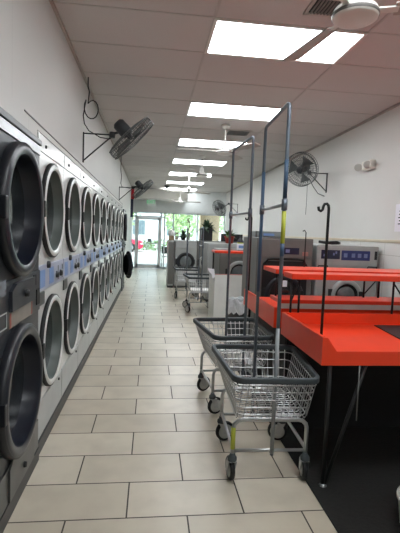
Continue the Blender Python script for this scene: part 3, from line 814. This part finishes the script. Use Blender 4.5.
# ------------------------------------------------------------------ right wall fittings
t = thing('emergency_light', 'white twin head emergency light high on the right wall', 'emergency light', (XR, 5.45, 2.41))
MB().box((-.075, -.14, -.055), (0, .10, .06), .012).build('housing', mat('offwhite_plastic', (226, 222, 212), .45), t)
for y in (-.08, .17):
    d = axis_m((-.08, y, .0), (-.6, -.8, -.25))
    MB().lathe([(.035, -.04), (.05, .0), (.05, .03), (.04, .034), (0, .03)], 18, d, cap0=True).build('lamp_head', mat('lamp_grey', (186, 184, 178), .4), t)
t = thing('wall_notice', 'white printed notice on the right wall at the frame edge', 'notice', (XR - .001, 4.55, 1.69))
MB().box((-.004, -.22, -.155), (0, .22, .165)).build('sheet', PAPER, t)
b = MB()
R = random.Random(5)
for i in range(7):
    z = .12 - i * .037
    b.box((-.005, -.18, z - .008), (-.0042, .02 + R.uniform(.05, .14), z + .006))
b.build('printed_lines', INK, t)

# exit sign
t = thing('exit_sign', 'green lettered exit sign on the header above the front door', 'exit sign', (-.03, 15.68, 2.50))
MB().box((-.17, -.02, -.10), (.17, .02, .10), .006).build('housing', mat('exit_white', (196, 204, 198), .5), t)
cu = bpy.data.curves.new('lettering', 'FONT'); cu.body = 'EXIT'; cu.size = .16; cu.align_x = 'CENTER'; cu.align_y = 'CENTER'; cu.extrude = .002
tmp = bpy.data.objects.new('lettering_curve', cu); COL.objects.link(tmp)
dg = bpy.context.evaluated_depsgraph_get()
me = bpy.data.meshes.new_from_object(tmp.evaluated_get(dg)); bpy.data.objects.remove(tmp)
o = bpy.data.objects.new('lettering', me); COL.objects.link(o); o.parent = t
me.materials.clear(); me.materials.append(mat('exit_green', (30, 176, 96), .5, emit=.5))
o.location = (0, -.023, 0); o.rotation_euler = (PI / 2, 0, 0)
MB().tube([(0, 0, .10), (0, 0, .13)], .02, 10).build('mount', FWHITE, t)

# ------------------------------------------------------------------ storefront
GL = glass_mat('storefront_glass')
b = MB()
ym, d = Y1 + .03, .06
mull = [-.76, -.60, .36, .50, .84, 1.78, 2.84]
for x in mull: b.box((x - .025 if x > -.7 else x, ym, 0), (x + .03, ym + d, 2.2))
b.box((XL, ym, 0), (XR, ym + d, .06)) if False else None
b.box((XL, ym, 2.14), (XR, ym + d, 2.2)).box((XL, ym, 1.98), (.50, ym + d, 2.03))
for x0, x1 in ((-.76, -.60), (.36, .50), (.50, .84), (.84, 1.78), (1.78, 2.84)): b.box((x0, ym, 0), (x1, ym + d, .07))
o = b.build('window_1', ALU); struct(o)
k = 0
for x0, x1, z0, z1 in ((-.735, -.62, .07, 1.98), (.39, .48, .07, 1.98), (.53, .815, .07, 2.14), (.87, 1.755, .07, 2.14), (1.81, 2.815, .07, 2.14), (-.73, .47, 2.03, 2.14)):
    q = MB().box((x0, ym + .025, z0), (x1, ym + .031, z1)).build('glass_pane', GL, o)
b = MB()
b.box((-.57, ym, 0.01), (-.49, ym + .05, 1.975)).box((.26, ym, .01), (.335, ym + .05, 1.975)).box((-.57, ym, 1.89), (.335, ym + .05, 1.975)).box((-.57, ym, .01), (.335, ym + .05, .16))
o = b.build('door_1', ALU); struct(o)
MB().box((-.49, ym + .02, .16), (.26, ym + .027, 1.89)).build('glass_pane', GL, o)
MB().tube([(-.55, ym - .05, .98), (.32, ym - .05, .98)], .016, 8).build('push_bar', STEEL, o)
MB().box((-.14, ym - .004, 1.03), (.02, ym + .018, 1.16)).build('door_sticker', mat('grey_door_notice', (120, 128, 132), .7), o)

# ------------------------------------------------------------------ outside
CONC = mat('pale_pavement', (190, 188, 182), .9, var=.08, scale=2)
o = MB().box((-60, Y1 + .12, -.12), (60, 90, -.02)).build('ground', CONC); struct(o)
def foliage(b, c, rad, n, seed, size):
    R = random.Random(seed)
    for i in range(n):
        u = V((R.gauss(0, 1), R.gauss(0, 1), R.gauss(0, 1))).normalized() * (R.random() ** .4)
        p = V(c) + V((u.x * rad[0], u.y * rad[1], u.z * rad[2]))
        a = V((R.uniform(-1, 1), R.uniform(-1, 1), R.uniform(-1, 1))).normalized() * size
        q = V((R.uniform(-1, 1), R.uniform(-1, 1), R.uniform(-1, 1))).normalized() * size * .6
        b.quad([p - a, p - q, p + a, p + q])
TL = mat('tree_leaf', (172, 198, 142), .6, var=.45, scale=6)
BARK = mat('bark', (96, 82, 66), .9)
def tree(label, x, y, h, rx, seed, n=900):
    t = thing('tree', label, 'tree', (x, y, -.02), 0, 'trees across the street')
    MB().tube([(0, 0, 0), (.05, 0, h * .3), (0, .05, h * .7)], [.14, .11, .05], 8).build('trunk', BARK, t)
    b = MB(); foliage(b, (0, 0, h * .62), (rx, rx, h * .40), n, seed, .16); b.build('crown', TL, t)
tree('leafy tree outside behind the middle storefront window', 2.3, 27, 5.2, 1.5, 11)
tree('leafy tree outside, right of the front door glass', 1.75, 30, 5.4, 1.1, 12)
tree('leafy tree outside at the right end of the storefront', 4.6, 25, 5.0, 1.6, 13)
tree('leafy tree outside above the left door jamb', -2.2, 34, 6.0, 1.5, 14)
b = MB(); foliage(b, (1.2, 33, .35), (2.9, .35, .5), 900, 21, .11)
o = b.build('hedge', mat('hedge_green', (120, 150, 92), .7, var=.4, scale=8)); tag(o, 'low green hedge across the street beyond the front door', 'hedge')
t = thing('building', 'pale building across the street seen through the front door', 'building', (0, 38, -.02))
MB().box((-14, 0, 0), (16, 8, 4.6)).build('wall', mat('pale_stucco', (228, 234, 238), .9), t)
MB().box((-14.3, -.3, 4.6), (16.3, 8.3, 4.9), .05).build('roof', mat('roof_grey', (170, 168, 164), .8), t)
for x in (-4.5, -1.1, 1.9, 5.2, 8.4):
    w = MB().box((x - .6, -.06, 1.1), (x + .6, .02, 2.5)).build('window', TRIMW, t)
    MB().box((x - .52, -.075, 1.18), (x + .52, -.055, 2.42)).build('pane', mat('dull_pane', (110, 126, 134), .2), w)
t = thing('car', 'red car parked outside, left of the front door', 'car', (-.55, 29.5, -.02))
prof = [(0, 0, .32), (.02, 0, .62), (-.12, 0, .80), (-1.0, 0, .92), (-1.75, 0, 1.36), (-3.0, 0, 1.38), (-3.7, 0, .98), (-4.25, 0, .9), (-4.3, 0, .35), (-3.9, 0, .25), (-.2, 0, .25)]
o = MB().prism(prof, (0, 1.7, 0)).build('body', mat('car_red', (226, 40, 78), .35, coat=.3), t)
m = o.modifiers.new('bevel', 'BEVEL'); m.width = .07; m.segments = 3
MB().prism([(-1.15, -.01, .95), (-1.78, -.01, 1.3), (-2.95, -.01, 1.32), (-3.45, -.01, .98)], (0, .02, 0)).build('side_window', DGLASS, t)
for x in (-.85, -3.4):
    w = MB().lathe([(0, 0), (.2, 0), (.31, .02), (.33, .06), (.33, .16), (.31, .2), (0, .2)], 28, axis_m((x, .16, .33), (0, -1, 0))).build('wheel', RUBBER, t)
    MB().lathe([(0, .205), (.19, .203), (.2, .2)], 20, axis_m((x, .16, .33), (0, -1, 0))).build('hubcap', STEEL, w)
MB().box((-.18, -.01, .55), (.0, .06, .68), .02).build('headlamp', mat('lamp_clear', (226, 226, 220), .2), t)
t = thing('patio_chair', 'black metal chair on the pavement right of the front door', 'chair', (.62, 17.6, -.02))
for x in (-.16, .16):
    MB().tube([(x, -.2, 0), (x, -.2, .46), (x, .2, .44)], .013, 8).build('leg', BLKM, t)
    MB().tube([(x, .22, 0), (x, .2, .45), (x, .26, .85)], .013, 8).build('leg', BLKM, t)
MB().box((-.18, -.22, .43), (.18, .22, .455), .006).build('seat', BLKM, t)
MB().box((-.16, .235, .55), (.16, .255, .84), .006, Matrix.Identity(4)).build('backrest', BLKM, t)
o = MB().box((1.98, 17.2, -.02), (2.75, 17.7, 2.9)).build('pillar', mat('tan_stucco', (226, 196, 160), .9)); struct(o)
tag(o, 'tan stucco pillar outside the storefront', 'pillar', kind='structure')
o = MB().box((-4, Y1 + .13, 2.9), (8, 18.2, 3.2)).build('awning', TRIMW); tag(o, 'flat white canopy over the pavement outside', 'canopy')

# ------------------------------------------------------------------ light and camera
w = bpy.data.worlds.new('sky'); scene.world = w; w.use_nodes = True
nt = w.node_tree; bg = nt.nodes['Background']
sky = nt.nodes.new('ShaderNodeTexSky'); sky.sky_type = 'HOSEK_WILKIE'
sky.sun_direction = (-.35, -.45, .82); sky.turbidity = 4.0
mx = nt.nodes.new('ShaderNodeMix'); mx.data_type = 'RGBA'; mx.inputs[0].default_value = .55
mx.inputs[7].default_value = (.86, 1.0, 1.18, 1)
nt.links.new(sky.outputs[0], mx.inputs[6]); nt.links.new(mx.outputs[2], bg.inputs[0])
bg.inputs[1].default_value = 6.0
s = bpy.data.lights.new('sun', 'SUN'); s.energy = 9.0; s.angle = .02; s.color = (1, .96, .9)
so = bpy.data.objects.new('sun', s); COL.objects.link(so)
so.rotation_euler = V((.35, .45, -.82)).to_track_quat('-Z', 'Y').to_euler()

F, YAW, PITCH, ROLL, HC = 424.82, .116674, .077508, .036808, 1.42768
f = V((math.sin(YAW) * math.cos(PITCH), math.cos(YAW) * math.cos(PITCH), -math.sin(PITCH)))
r = V((math.cos(YAW), -math.sin(YAW), 0)); u = r.cross(f)
r2 = r * math.cos(ROLL) + u * math.sin(ROLL); u2 = -r * math.sin(ROLL) + u * math.cos(ROLL)
cd = bpy.data.cameras.new('camera'); cam = bpy.data.objects.new('camera', cd); COL.objects.link(cam)
cam.matrix_world = Matrix(((r2.x, u2.x, -f.x, 0), (r2.y, u2.y, -f.y, 0), (r2.z, u2.z, -f.z, HC), (0, 0, 0, 1)))
cd.sensor_fit = 'VERTICAL'; cd.sensor_height = 36.0; cd.lens = F / 533 * 36.0
cd.clip_start = .02; cd.clip_end = 300
scene.camera = cam
scene.view_settings.view_transform = 'Standard'
scene.view_settings.exposure = 0.0
